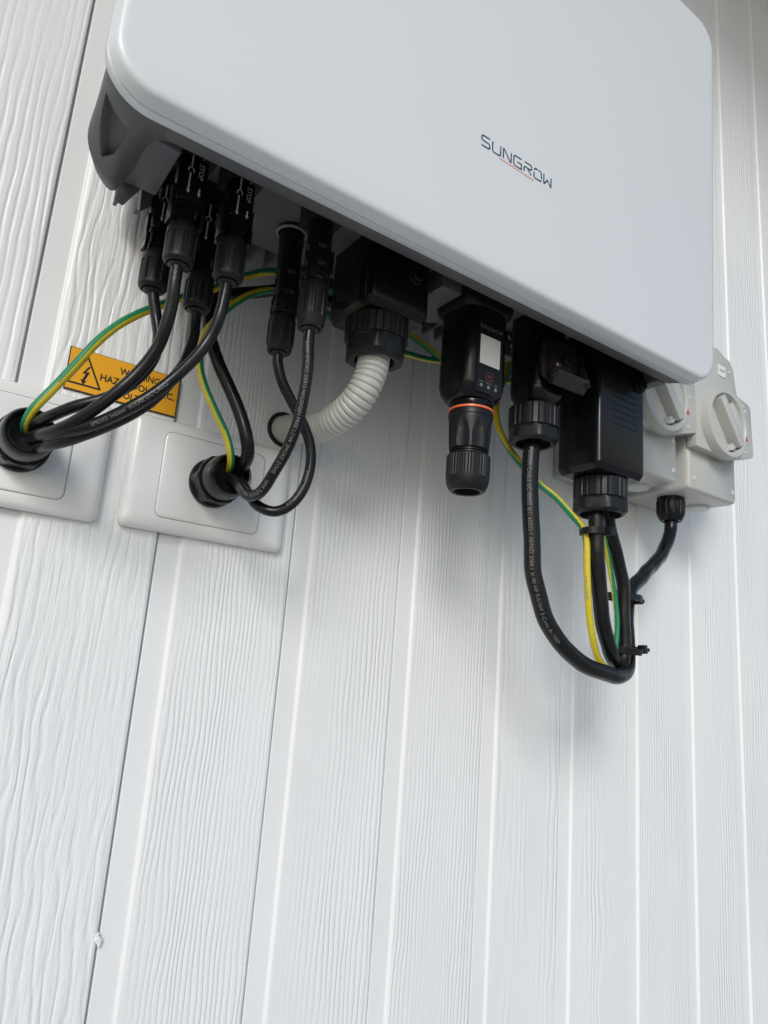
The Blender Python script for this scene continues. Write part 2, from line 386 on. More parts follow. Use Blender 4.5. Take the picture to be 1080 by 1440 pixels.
t = MB(); t.add([(-.0590, -.085, .020), (-.0581, -.085, .0099), (-.0574, -.085, -.0053), (-.0516, -.085, .0008), (-.0500, -.085, .020),
                 (-.0560, -.066, .028), (-.0555, -.066, .0220), (-.0550, -.066, .0080), (-.0495, -.066, .0130), (-.0480, -.066, .028)],
                [(0, 1, 2, 3, 4), (5, 6, 7, 8, 9), (0, 1, 6, 5), (1, 2, 7, 6), (2, 3, 8, 7), (3, 4, 9, 8), (4, 0, 5, 9)]); t.build('gusset', CAST, inv, bevel=.0005)
# carrying lug at the lower left corner
inner = [(-0.0973, -0.1655, 0.0160), (-0.0973, -0.1655, 0.0084), (-0.0958, -0.1655, 0.0029), (-0.0922, -0.1655, -0.0024), (-0.0863, -0.1655, -0.0063), (-0.0779, -0.1655, -0.0082), (-0.0673, -0.1655, -0.0082)]
outerp = [(-0.0955, -0.152, 0.0230), (-0.0967, -0.145, 0.0031), (-0.0961, -0.13, -0.0062), (-0.0905, -0.122, -0.0121), (-0.0813, -0.118, -0.0163), (-0.0761, -0.13, -0.0106), (-0.0717, -0.142, -0.0056), (-0.0640, -0.1475, -0.0030)]
A, sa = spline(inner, .0006); B, sb = spline(outerp, .0006)
NI, NJ = 100, 44
PK = [(.36, .27), (.46, .60), (.545, .84), (.61, .66), (.645, .42), (.63, .25), (.48, .24)]
def pocket(u_, t_):
    d = 9
    for q in range(len(PK)):
        a, b_ = PK[q], PK[(q + 1) % len(PK)]; ex, ey = b_[0] - a[0], b_[1] - a[1]
        d = min(d, ((u_ - a[0]) * ey - (t_ - a[1]) * ex) / math.hypot(ex, ey) * -1)
    return d
if pocket(.52, .45) < 0: PK.reverse()
A = np.stack([np.interp(np.linspace(0, sa[-1], NI), sa, A[:, k]) for k in range(3)], 1)
B = np.stack([np.interp(np.linspace(0, sb[-1], NI), sb, B[:, k]) for k in range(3)], 1)
v = []; f = []
for i in range(NI):
    for j in range(NJ):
        t_ = j / (NJ - 1); p = A[i] * (1 - t_) + B[i] * t_
        p = p + np.array([-.25, -.9, -.3]) * .0030 * math.sin(math.pi * t_)
        u_ = i / (NI - 1); e = pocket(u_, t_)
        if e > 0: p = p + np.array([.45, .85, .30]) * .0085 * min(1, e / .05) ** .8
        v.append(tuple(p))
off = len(v)
for i in range(NI):
    for j in range(NJ):
        p = np.array(v[i * NJ + j]); t_ = j / (NJ - 1); q = A[i] * (1 - t_) + B[i] * t_
        v.append(tuple(q + np.array([.005, .016 if t_ > .02 else .0025, .005])))
for i in range(NI - 1):
    for j in range(NJ - 1):
        a = i * NJ + j; f.append((a, a + 1, a + NJ + 1, a + NJ)); f.append((off + a, off + a + NJ, off + a + NJ + 1, off + a + 1))
for i in range(NI - 1):
    for j in (0, NJ - 1):
        a = i * NJ + j; f.append((a, a + NJ, off + a + NJ, off + a))
for j in range(NJ - 1):
    for i in (0, NI - 1):
        a = i * NJ + j; f.append((a, a + 1, off + a + 1, off + a))
mk('carrying_lug', v, f, CAST, inv, sharp=42)
# logo
lw, lp, lh, lx, lz, st = .0068, .00915, .0072, .1102, .0704, .00105
GL = {'S': [[(1, 1), (.15, 1), (0, .87), (0, .63), (.12, .52), (.88, .48), (1, .37), (1, .13), (.85, 0), (0, 0)]],
      'U': [[(0, 1), (0, .15), (.15, 0), (.85, 0), (1, .15), (1, 1)]], 'N': [[(0, 0), (0, .95), (.1, .95), (.9, .05), (1, .05), (1, 1)]],
      'G': [[(1, 1), (.15, 1), (0, .87), (0, .13), (.15, 0), (1, 0), (1, .5), (.45, .5)]],
      'R': [[(.05, 1), (.88, 1), (1, .9), (1, .62), (.88, .52), (.12, .52), (0, .42), (0, 0)], [(.5, .43), (1, 0)]],
      'O': [[(.62, 1), (.85, 1), (1, .87), (1, .3)], [(1, .16), (.85, 0), (.15, 0), (0, .13), (0, .6)], [(0, .78), (.15, 1), (.5, 1)]],
      'W': [[(0, 1), (0, .05), (.08, .05), (.5, .55), (.92, .05), (1, .05), (1, 1)]]}
for k, ch in enumerate('SUNGROW'):
    mb = MB()
    for pl in GL[ch]:
        vv, ff = mitre([(lx + k * lp + a * lw, lz + c * lh + k * .00012) for a, c in pl], st)
        mb.add([(q.x, -.18008, q.y) for q in vv], ff)
    o = mk('letter', mb.v, mb.f, LOGOK, None, smooth=False); o.parent = cover; o.location = (0, 0, 0)
    o.parent = cover
o = mk('underline', [(.1252, -.18008, .0692), (.1560, -.18008, .0689), (.1560, -.18008, .0682), (.1252, -.18008, .0686)], [(0, 1, 2, 3)], LOGOO, None, smooth=False); o.parent = cover
# sockets and plugs under the body
def socket(x, y, h=.0105, z0=.0300, z1=.016):
    v, f = rr_loft(x, y, [(z0 + .001, h, h * .95, .002), (z1, h, h * .95, .002)]); return mk('socket', v, f, BLACKM, inv)
for x_, y_ in ((-.0402, -.115), (-.0425, -.08), (-.0125, -.115), (-.016, -.08), (.041, -.115)): socket(x_, y_)
o = MB().lathe([(0, .0090), (.0040, .0090)], (.0385, -.08, .031), segs=40).build('socket_collar', BLACKM, inv); MB().lathe([(.0035, .0092), (.0036, .0100), (.0046, .0101), (.0050, .0096), (.0050, .0088)], (.0385, -.08, .031), segs=40, close=False).build('socket_rim', CLIPG, inv)
for (x_, y_, z_) in ((.2386, -.078, .0261), (.2413, -.078, .0190), (.2424, -.078, .0143)):
    MB().lathe([(0, .0030), (.004, .0030), (.0046, .0024)], (x_, y_, z_ - .001), axis=(-.3, -1, -.25), segs=6).build('earth_screw', STEEL, inv)
MB().box(.2340, .2480, -.0765, -.0650, .010, .034).build('earth_block', CAST, inv, bevel=.001)
for (x_, z_) in ((.196, .0120), (.205, .0060)):
    MB().lathe([(0, .0022), (.001, .0030), (.020, .0030), (.021, .0022)], (x_ - .008, -.060, z_ + .004), axis=(.85, .35, .15), segs=16).build('rubber_plug', RUBBER, inv)
MB().box(.1360, .1640, -.118, -.070, .0125, .0302).build('socket_base', CAST, inv, bevel=.0012)
v, f = rr_loft(.0485, -.087, [(.031, .013, .010, .004), (.022, .013, .010, .004)]); 

# ------------------------------------------------------------------ solar plugs with their cables
def flutes(n, depth, duty=.42, t0=0.0, t1=1.0):
    def fn(th, t, r):
        if t < t0 or t > t1: return r
        q = (th / (2 * math.pi) * n) % 1.0
        return r * (1 - depth) if q < duty else r
    return fn
def dc_cable(X, Y, zn, zb, path, r, label, prints, group, grey=False, stop=True, style=0, nut_r=.0083):
    """zn = top of the gland nut, zb = its bottom; plug body runs up to the socket"""
    e = empty('solar_cable' if stop else 'battery_cable', (X, Y, zb), label, 'cable', group)
    L = zn - zb
    # plug housing
    mb = MB(); top = .0285
    if stop:
        v, f = rr_loft(X, Y, [(top, .0078, .0078, .0052), (zn + .0125, .0078, .0078, .0052), (zn + .0115, .0074, .0074, .005), (zn + .0095, .0080, .0076, .0045), (zn + .0080, .0080, .0076, .0045)], 5); mb.add(v, f)
        for sx_ in (-1, 1): mb.box(X + sx_ * .0080 - .0011, X + sx_ * .0080 + .0011, Y - .0042, Y + .0042, zn - .0005, zn + .0082)
        mb.box(X - .0034, X + .0034, Y + .0062, Y + .0082, zn, zn + .0085)
        mb.lathe([(0, .0046), (.0040, .0046), (.0044, .0058), (.0080, .0062), (.0095, .0070)], (X, Y, zn + .0082), segs=32)
    else:
        mb.lathe([(0, .0078), (.006, .0078), (.0062, .0084), (.0090, .0084), (.0092, .0078)], (X, Y, top), segs=40)
        def slots(th, t, rr):
            q = (th / (2 * math.pi) * 4 + .13) % 1; H = top - zn
            if .38 * H < t < .52 * H and q < .45: return rr * .80
            if .60 * H < t < .86 * H and q < .40: return rr * .78
            return rr
        H = top - .0095 - zn; k = 26
        mb.lathe([(i * H / k, .0077 if i < k - 5 else .0083) for i in range(k + 1)] + [(H + .0002, .0068), (H + .0012, .0066)], (X, Y, top - .0092), segs=64, fn=slots)
        mb.lathe([(0, .0072), (.0005, .0086), (.0018, .0086), (.0024, .0070), (.0040, .0064)], (X, Y, zn + .0052), segs=40)
        mb.box(X + .0070, X + .0098, Y - .0030, Y + .0030, zn + .009, zn + .024)
    mb.build('plug_housing', BLACKG if stop else BLACK, e)
    # gland nut
    R_ = nut_r; prof_ = [(0, R_ * .70), (.0006, R_ * .84), (L * .10, R_ * .95), (L * .18, R_), (L * .30, R_), (L * .305, R_), (L * .55, R_ * 1.005), (L * .84, R_ * 1.0), (L * .845, R_), (L * .92, R_ * .97), (L * .98, R_ * .84), (L, R_ * .74), (L - .0015, R_ * .55)]
    if not stop:
        prof_ = [(0, R_ * .80), (.0006, R_ * .93), (L * .12, R_), (L * .24, R_), (L * .245, R_), (L * .50, R_), (L * .74, R_), (L * .745, R_), (L * .82, R_ * .985), (L * .98, R_ * .80), (L, R_ * .72), (L - .0012, R_ * .5)]
    fl = flutes(9, .085, .45, L * .302, L * .842) if stop else flutes(10, .075, .42, L * .242, L * .742)
    def fn(th, t, r): 
        r2 = fl(th, t, r)
        if not stop and t > L * .80 and t < L: # hexagon end
            a = (th % (math.pi / 3)) - math.pi / 6; return min(r2 * 1.06, R_ * .90 / math.cos(a))
        return r2
    MB().lathe(prof_, (X, Y, zn), segs=108, fn=fn, close=True).build('gland_nut', BLACKM, e, sharp=28)
    MB().lathe([(0, r * 1.1), (.0022, r * 1.6), (.0030, r * 1.35), (.0036, r * 1.08)], (X, Y, zb + .0018), segs=32).build('seal', RUBBER, e)
    pts = [(X, Y, zb + .014), (X, Y, zb + .004)] + path
    o, P, s = cable('sheath', pts, r, SHEATH, e)
    for (txt, frac, th, fl_, size) in prints:
        cable_text('printing', txt, P, s, r, s[-1] * frac, size, SINK, e, th0=th, flip=fl_)
    if stop:
        # white arrows and the word on the housing, on the side that faces out
        zt = top - .0035
        a0 = math.atan2(-.35 + .0, -.097)   # camera side
        def put(nm, body, zc, dx, size, mt=WINK, rot=1):
            v, f = text_mesh(body); V = []
            for a, c in v: V.append((X + dx + (c - .35) * size * rot, Y - .00802, zc - a * size * rot))
            mk(nm, V, f, mt, e, smooth=False)
        xm = X - .0006
        put('printing', 'STOP', zt - .0125, .0028, .0040)
        def arrow(x, z0, z1, w_=.00045, hd=.0011):
            v = [(x - w_, z0), (x + w_, z0), (x + w_, z1), (x - w_, z1)]; d = 1 if z1 > z0 else -1
            V = v + [(x - hd, z1), (x + hd, z1), (x, z1 + d * .002)]
            return [(a, Y - .0080 - .00018, b) for a, b in V], [(0, 1, 2, 3), (4, 5, 6)]
        for (x_, z0, z1) in ((X + .0030, zt - .010, zt - .0058), (X + .0030, zt - .0275, zt - .0305), (X - .0028, zt - .016, zt - .0058), (X - .0030, zt - .020, zt - .0305)):
            if z1 < zn + .0115: z1 = zn + .0120
            if abs(z1 - z0) < .001: continue
            v, f = arrow(x_, z0, z1); mk('arrow_mark', v, f, WINK, e, smooth=False)
        vv, ff = mitre([(X - .0044, zt - .0195), (X - .0040, zt - .0175), (X - .0028, zt - .0165), (X - .0016, zt - .0175), (X - .0012, zt - .0195)], .0006)
        mk('arrow_mark', [(q.x, Y - .00818, q.y) for q in vv], ff, WINK, e, smooth=False)
        for dx in (-.0030, .0028): MB().lathe([(0, .0010), (.0016, .0010), (.0019, .0006)], (X + dx, Y - .0072, zt - .002), axis=(0, -1, 0), segs=12).build('latch_dot', CLIPG, e)
        MB().box(X + .0072, X + .0092, Y - .0030, Y + .0030, zn + .0035, zn + .021).build('lock_tab', BLACK, e, bevel=.0004)
        MB().box(X - .0092, X - .0072, Y - .0030, Y + .0030, zn + .0035, zn + .021).build('lock_tab', BLACK, e, bevel=.0004)
    return e
P_F1 = [(-0.0401, -0.115, -0.0567), (-0.0392, -0.113, -0.0659), (-0.0396, -0.11, -0.0771), (-0.0411, -0.105, -0.0889), (-0.0459, -0.1, -0.1013), (-0.055, -0.095, -0.1162), (-0.0665, -0.085, -0.1289), (-0.0758, -0.072, -0.136), (-0.0819, -0.055, -0.137), (-0.0836, -0.030, -0.1336)]
P_B1 = [(-0.0402, -0.08, -0.0526), (-0.0371, -0.08, -0.0625), (-0.0353, -0.082, -0.0735), (-0.0373, -0.085, -0.0882), (-0.0448, -0.085, -0.1032), (-0.0566, -0.08, -0.1155), (-0.0703, -0.072, -0.1220), (-0.0796, -0.060, -0.1270), (-0.0841, -0.047, -0.1290), (-0.0852, -0.030, -0.1290)]
P_F2 = [(-0.0124, -0.115, -0.0541), (-0.0131, -0.114, -0.0647), (-0.0155, -0.11, -0.0768), (-0.023, -0.108, -0.0924), (-0.0334, -0.105, -0.1078), (-0.0464, -0.1, -0.1221), (-0.0585, -0.09, -0.1315), (-0.0689, -0.078, -0.1368), (-0.0777, -0.062, -0.1385), (-0.0800, -0.030, -0.1300)]
P_B2 = [(-0.016, -0.08, -0.0546), (-0.0159, -0.082, -0.0667), (-0.0194, -0.086, -0.0825), (-0.0264, -0.092, -0.0975), (-0.0358, -0.092, -0.1136), (-0.0467, -0.09, -0.1254), (-0.0581, -0.083, -0.1339), (-0.069, -0.072, -0.1400), (-0.0774, -0.058, -0.1420), (-0.0800, -0.030, -0.1390)]
P_b2 = [(0.0412, -0.115, -0.0608), (0.0422, -0.115, -0.074), (0.0439, -0.112, -0.0904), (0.0443, -0.108, -0.1068), (0.043, -0.1, -0.1228), (0.0405, -0.09, -0.1366), (0.0383, -0.08, -0.1471), (0.0362, -0.07, -0.1481), (0.0344, -0.06, -0.1428), (0.0345, -0.045, -0.1335), (0.0355, -0.028, -0.1300)]
P_b1 = [(0.0394, -0.08, -0.0623), (0.0438, -0.08, -0.0738), (0.0505, -0.08, -0.0837), (0.0595, -0.08, -0.0954), (0.067, -0.08, -0.1075), (0.0696, -0.08, -0.121), (0.0669, -0.08, -0.1378), (0.0603, -0.078, -0.1494), (0.0505, -0.075, -0.1558), (0.0430, -0.068, -0.1530), (0.0410, -0.058, -0.1450), (0.0405, -0.045, -0.1350), (0.0410, -0.028, -0.1300)]
SG = 'black solar cables dropping from screw nuts under the inverter'
dc_cable(-.0402, -.115, -.0221, -.0455, P_F1, .0033, 'front solar cable nearest the left corner of the inverter, crossing over the orange label', [('LOW SMOKE', .05, .2, False, .0026)], SG)
dc_cable(-.0425, -.08, -.0224, -.0463, P_B1, .0032, 'leftmost solar cable, from the plug farthest left and close to the wall', [], SG)
dc_cable(-.0122, -.115, -.0185, -.0441, P_F2, .0032, 'front solar cable with SOLAR DC CABLE print, second from the corner', [('SMOKE 1x6mm  SOLAR DC CABLE', .44, .15, True, .0029)], SG)
dc_cable(-.0162, -.08, -.0250, -.0487, P_B2, .0032, 'lowest solar cable of the bundle, hanging from the low plug between the two front plugs', [('SMOKE 1x6mm  SOLAR', .50, .15, True, .0029)], SG)
BG = 'black battery cables curling into the right hand wall plate'
dc_cable(.0412, -.115, -.0236, -.0532, P_b2, .0034, 'printed black cable with the shorter loop into the right hand plate', [('LOW SMOKE ZERO HALOGEN FREE LOW SMOKE ZONE', .13, .12, False, .0032), ('1x6mm 1500V AS/NZS 5000', .62, .25, True, .0029)], BG, stop=False, nut_r=.0088)
dc_cable(.0392, -.08, -.0325, -.0570, P_b1, .0033, 'black cable with the longer loop, passing behind the printed one', [('AS/NZS 5000.1 1x6mm', .50, .45, True, .0029)], BG, stop=False, nut_r=.0086)

# ------------------------------------------------------------------ wall plates and glands
def plate(X, Z, label):
    e = empty('wall_plate', (X + .058, -.001, Z + .038), label, 'wall plate', 'white blank plates on the boarded wall')
    def sec(y, ins, r): return [(x, y, z) for x, z in rrect(X + .058, Z + .038, .058 - ins, .038 - ins, r, 6)]
    v, f = loft([sec(-.0004, .0008, .0050), (sec(-.0020, .0002, .0052)), sec(-.0045, .0003, .0052), sec(-.0066, .0016, .0045), sec(-.0080, .0038, .0035), sec(-.0086, .0065, .003), sec(-.0087, .0085, .0025)])
    o = mk('surround', v, f, PLATE, e, sharp=60)
    def sec2(y, ins, r): return [(x, y, z) for x, z in rrect(X + .0575, Z + .038, .0362 - ins, .0288 - ins, r, 6)]
    v, f = loft([sec2(-.0080, .0, .0050), sec2(-.00885, .0, .0050), sec2(-.0094, .0005, .0048), sec2(-.0096, .0015, .0044)])
    mk('blank_insert', v, f, PLATE, e, sharp=60)
    v1 = [(x, -.00880, z) for x, z in rrect(X + .0575, Z + .038, .0365, .0291, .0053, 6)]; v2 = [(x, -.00880, z) for x, z in rrect(X + .0575, Z + .038, .0361, .0287, .005, 6)]
    n_ = len(v1); mk('joint', v1 + v2, [(i, (i + 1) % n_, n_ + (i + 1) % n_, n_ + i) for i in range(n_)], GINK, e, smooth=False)
    return e
plate(-.0225, -.1685, 'white blank wall plate overlapped by the orange label, nearer the inverter plugs')
plate(-.1500, -.1700, 'white blank wall plate at the left edge, cut off by the frame')
def hexfn(rc, t0, t1):
    def fn(th, t, r):
        if t0 <= t <= t1:
            a = (th % (math.pi / 3)) - math.pi / 6; return min(r, rc / math.cos(a))
        return r
    return fn
def wall_gland(X, Z, label, s_=1.08):
    ax_ = lambda pr_: [(t * 1.27, r) for t, r in pr_]
    e = empty('cable_gland', (X, -.0095, Z), label, 'cable gland', 'black cable glands on the white plates')
    c = (X, -.0096, Z)
    MB().lathe(ax_([(0, .0150 * s_), (.0012, .0156 * s_), (.0022, .0156 * s_), (.0030, .0148 * s_)]), c, (0, -1, 0), 48).build('washer', RUBBER, e)
    MB().lathe(ax_([(.0030, .0146 * s_), (.0034, .0152 * s_), (.0120, .0152 * s_), (.0124, .0146 * s_), (.0132, .0146 * s_)]), c, (0, -1, 0), 96, fn=hexfn(.0137 * s_, .0030, .0160)).build('hex_body', BLACK, e, sharp=25)
    MB().lathe(ax_([(.0120, .0134 * s_), (.0190, .0136 * s_), (.0240, .0132 * s_), (.0262, .0126 * s_), (.0272, .0117 * s_), (.0268, .0107 * s_), (.0230, .0103 * s_), (.0190, .0100 * s_)]), c, (0, -1, 0), 64,
               close=False).build('dome_nut', BLACKG, e, sharp=40)
    MB().lathe(ax_([(.0185, .0102 * s_), (.0225, .0101 * s_), (.0228, .0088 * s_), (.0215, .0060 * s_), (.0205, .0010)]), c, (0, -1, 0), 40, close=False).build('seal', RUBBER, e)
wall_gland(.0340, -.1303, 'black cable gland in the middle of the right hand white plate')
wall_gland(-.0850, -.1328, 'black cable gland holding the bundle of solar cables at the left edge')

# ------------------------------------------------------------------ warning label
lab = empty('warning_label', (-.0305, -.0005, -.0746), 'orange warning label stuck on the boards above the white plates', 'label')
LX0, LX1, LZ0, LZ1 = -.0664, .0051, -.0888, -.0604
MB().box(LX0, LX1, -.0012, -.0002, LZ0, LZ1).build('backing', INK, lab)
MB().box(LX0 + .0006, LX1 - .0006, -.00145, -.0011, LZ0 + .0008, LZ1 - .0004).build('face', ORANGE, lab)
yl = -.00155
tc_ = LX0 + .0112; vv, ff = mitre([(tc_ - .0099, LZ0 + .0050), (tc_ + .0099, LZ0 + .0050), (tc_, LZ1 - .0045)], .0012, closed=True)
mk('triangle', [(q.x, yl, q.y) for q in vv], ff, INK, lab, smooth=False)
bolt = [(.0012, .0068), (-.0020, .0012), (.0002, .0016), (-.0014, -.0030), (-.0026, -.0026), (-.0006, -.0062), (.0014, -.0034), (.0002, -.0032), (.0026, .0032), (.0002, .0026), (.0026, .0068)]
mk('lightning_bolt', [(tc_ + a * .98, yl, LZ0 + .0112 + b_ * .98) for a, b_ in bolt], [(0, 1, 2, 9, 10), (2, 3, 8, 9), (3, 7, 8), (3, 4, 5, 6, 7)], INK, lab, smooth=False)
for body, zc, wd in (('WARNING', .0191, .0262), ('HAZARDOUS D.C.', .0113, .0486), ('VOLTAGE', .0035, .0250)):
    vb = text_mesh(body, .022)[0]
    flat_text('printing', body, (LX0 + .0446, yl, LZ0 + zc), (1, 0, 0), (0, 0, 1), .0064, INK, lab, centre=True, sx=wd / (float(np.ptp(vb[:, 0])) * .0064))

# ------------------------------------------------------------------ wires
def gy(name, pts, r, label, cs=((0, .2), (1, .2)), wy=.40, group='green and yellow earth wires'):
    Ltot = spline(pts)[1][-1]; cx_ = [c[0] for c in cs]; cy_ = [c[1] for c in cs]
    e = empty(name, pts[0], label, 'wire', group)
    o, P, s = cable('insulation', pts, r, [GRN, YEL], e, segs=32, view=True, band=lambda q, a: 1 if abs((a - float(np.interp(q / Ltot, cx_, cy_)) + .5) % 1 - .5) < wy / 2 else 0)
    return e, P, s
P_gA = [(-0.0845, -0.028, -0.1316), (-0.088, -0.045, -0.1290), (-0.0864, -0.052, -0.1225), (-0.0793, -0.055, -0.1097), (-0.0694, -0.055, -0.0909), (-0.0574, -0.055, -0.0688), (-0.0432, -0.053, -0.051), (-0.023, -0.05, -0.0335), (0.0033, -0.047, -0.0119), (0.0221, -0.045, 0.0045), (0.0439, -0.045, 0.0180), (0.0705, -0.040, 0.0240), (0.1016, -0.04, 0.0260), (0.1361, -0.038, 0.0241), (0.17, -0.038, 0.0171), (0.1901, -0.038, 0.0117), (0.2112, -0.038, 0.0036), (0.2358, -0.04, -0.0032), (0.2597, -0.045, -0.0025), (0.2700, -0.052, 0.0200)]
P_gB = [(0.0365, -0.028, -0.1264), (0.0310, -0.046, -0.1245), (0.0275, -0.052, -0.1190), (0.0229, -0.052, -0.1078), (0.0147, -0.05, -0.0943), (0.0069, -0.047, -0.08), (0.0021, -0.045, -0.064), (0.0027, -0.045, -0.0441), (0.0119, -0.045, -0.0256), (0.0264, -0.045, -0.0086), (0.0469, -0.042, 0.0060), (0.0722, -0.04, 0.0100), (0.1051, -0.038, 0.0035), (0.1398, -0.036, -0.0007), (0.17, -0.036, 0.0018), (0.1887, -0.036, 0.0037), (0.2125, -0.036, 0.0085), (0.2375, -0.037, 0.0132), (0.2641, -0.04, 0.0063), (0.276, -0.045, 0.0098)]
P_gC = [(0.262, -0.060, 0.0280), (0.255, -0.06, 0.0090), (0.2496, -0.062, -0.0037), (0.2405, -0.065, -0.0229), (0.2379, -0.068, -0.0427), (0.2427, -0.072, -0.0591), (0.2531, -0.078, -0.0755), (0.2672, -0.088, -0.0927), (0.278, -0.096, -0.1032), (0.2874, -0.103, -0.1155), (0.2969, -0.107, -0.1249), (0.3001, -0.108, -0.1346), (0.3013, -0.108, -0.1565), (0.3047, -0.107, -0.1833), (0.313, -0.104, -0.2066), (0.3258, -0.1, -0.2233), (0.3431, -0.096, -0.2300)]
P_gD = [(0.3230, -0.104, -0.0950), (0.3279, -0.1, -0.1113), (0.3325, -0.1, -0.1281), (0.3435, -0.098, -0.1541), (0.3503, -0.097, -0.1746), (0.3522, -0.097, -0.1944), (0.3505, -0.097, -0.2114), (0.3488, -0.097, -0.2255)]
gy('earth_wire', P_gA, .0026, 'green and yellow wire arching from the left gland over the orange label', cs=((0, .16), (.45, .2), (.62, .75), (1, .75)))
gy('earth_wire', P_gB, .0024, 'green and yellow wire dropping into the gland of the right hand plate', cs=((0, .80), (.5, .75), (.6, .27), (1, .25)), wy=.42)
e, P, s = gy('earth_wire', P_gC, .0026, 'green and yellow wire looping behind the latched connector down to the tied bundle', cs=((0, .1), (.25, .02), (.40, -.30), (.55, -.28), (.66, -.04), (1, .04)), wy=.40)
cable_text('printing', '6 mm CABLES', P, s, .0026, s[-1] * .72, .0030, GINK, e, th0=.2)
gy('earth_wire', P_gD, .0022, 'thin green and yellow wire between the two black grid cables', cs=((0, .10), (.4, .2), (.7, .35), (1, .4)), wy=.45)
P_thick = [(0.150, -0.032, 0.0200), (0.100, -0.030, 0.0230), (0.0759, -0.03, 0.0220), (0.0517, -0.032, 0.0120), (0.0299, -0.035, 0.0002), (0.0128, -0.038, -0.01), (0.0054, -0.04, -0.0209), (0.0062, -0.042, -0.0392), (0.0116, -0.045, -0.0559), (0.0202, -0.05, -0.0744), (0.0287, -0.055, -0.0927), (0.0338, -0.058, -0.1087), (0.0375, -0.055, -0.1190), (0.0395, -0.045, -0.1243), (0.0417, -0.028, -0.1260)]
e = empty('control_cable', P_thick[0], 'thick plain black cable running along the wall and down into the right hand gland', 'cable')
cable('sheath', P_thick, .0042, SHEATH, e)

# ------------------------------------------------------------------ square power connectors
def ribbed_fn(n, d, t0, t1):
    def fn(th, t, r):
        if t0 <= t <= t1: return r - d * (1 if ((th / (2 * math.pi) * n) % 1) < .22 else 0)
        return r
    return fn
def big_gland(e, X, Y, z0, zc, zh, r, rh, hole):
    """collar z0..zc, hexagon nut zc..zh"""
    Lc = z0 - zc
    MB().lathe([(0, r * .93), (.0010, r * .99), (.0018, r), (.0020, r), (Lc - .0006, r), (Lc - .0004, r), (Lc, r * .97)], (X, Y, z0), segs=180, fn=ribbed_fn(26, .0007, .0019, Lc - .0005)).build('collar', BLACKM, e, sharp=25)
    Lh = zc - zh
    MB().lathe([(0, rh * 1.02), (.0005, rh * 1.06), (.0018, rh * 1.10), (Lh * .80, rh * 1.10), (Lh * .93, rh * .97), (Lh, rh * .88), (Lh - .0005, hole * 1.05), (Lh - .006, hole), (Lh - .0065, .001)], (X, Y, zc), segs=96,
               fn=hexfn(rh, .0010, Lh * .95), close=False).build('hex_nut', BLACKM, e, sharp=25)
def power_conn(X0_, X1_, Y0_, Y1_, zt, zb, label, ribs_z, screw, gl, rad=.0045):
    cx, cy, hx, hy = (X0_ + X1_) / 2, (Y0_ + Y1_) / 2, (X1_ - X0_) / 2, (Y1_ - Y0_) / 2
    e = empty('power_connector', (cx, cy, zt), label, 'connector')
    v, f = rr_loft(cx, cy, [(zt, hx, hy, rad), (zb + .0050, hx, hy, rad), (zb + .0044, hx - .0003, hy - .0003, rad), (zb + .0006, hx - .0022, hy - .0022, rad * .7), (zb, hx - .0028, hy - .0028, rad * .6)], 7)
    mk('housing', v, f, BLACKG, e, sharp=30)
    for z_ in ribs_z:
        MB().obox((X0_ - .0002, cy, z_), (1, 0, 0), (0, 1, .02), (0, 0, 1), .0006, hy * .62, .00035).build('grip_rib', BLACK, e)
        MB().obox((cx + .002, Y0_ - .0001, z_), (1, 0, 0), (0, 1, 0), (0, 0, 1), hx * .52, .00035, .0003).build('grip_rib', BLACK, e)
    sx_, sz_ = screw
    MB().lathe([(0, .0062), (.0025, .0062), (.0030, .0056), (.0030, .0046), (.0050, .0044), (.0056, .0038), (.0056, .0024), (.0040, .0022), (.0040, .0006)], (sx_, Y0_ + .001, sz_), (0, -1, 0), 32, close=False).build('fixing_screw', BLACK, e, sharp=30)
    big_gland(e, *gl); return e
big = power_conn(.0764, .1250, -.120, -.0700, .0302, -.0215, 'square black connector with the grey conduit in its nut', [.012, .006, .000, -.006, -.012][::1], (.1110, .0080), (.0985, -.0985, -.0213, -.0362, -.0500, .0208, .0188, .0125))
grd = power_conn(.2804, .3370, -.135, -.0930, .0302, -.0845, 'tall square black connector beside the white isolators', [-.013, -.0185, -.024, -.0295, -.035, -.0405, -.046], (.3290, -.0065), (.3120, -.1110, -.0843, -.1010, -.1130, .0208, .0190, .0150))

# ------------------------------------------------------------------ corrugated conduit
e = empty('corrugated_conduit', (.0877, 0, -.0753), 'pale grey corrugated conduit bending from the wall up into the square connector', 'conduit')
P, s = spline([(.0870, .004, -.0753), (.0872, -.010, -.0770), (.0880, -.030, -.0815), (.0892, -.052, -.0850), (.0910, -.072, -.0835), (.0935, -.0870, -.0765), (.0955, -.0950, -.0670), (.0975, -.0980, -.0560), (.0985, -.0985, -.0440)], .00045)
pitch = .0036
def rip(q):
    a = (q / pitch + .16 * noise.noise(Vector((q * 90, 4.2, 0)))) % 1.0
    return .0106 - .0011 * (1 if a > .78 else 0) - .0006 * (1 if (.70 < a <= .78 or a < .06) else 0)
v, f, mi = tube_data(P, s, .01, 40, rf=rip); mk('corrugated_tube', v, f, COND, e, mi, sharp=70)
MB().lathe([(0, .0135), (.0012, .0135), (.0014, .0108), (0, .0106)], (.0870, -.0002, -.0753), (0, -1, 0), 40, close=False).build('wall_seal', RUBBER, e)

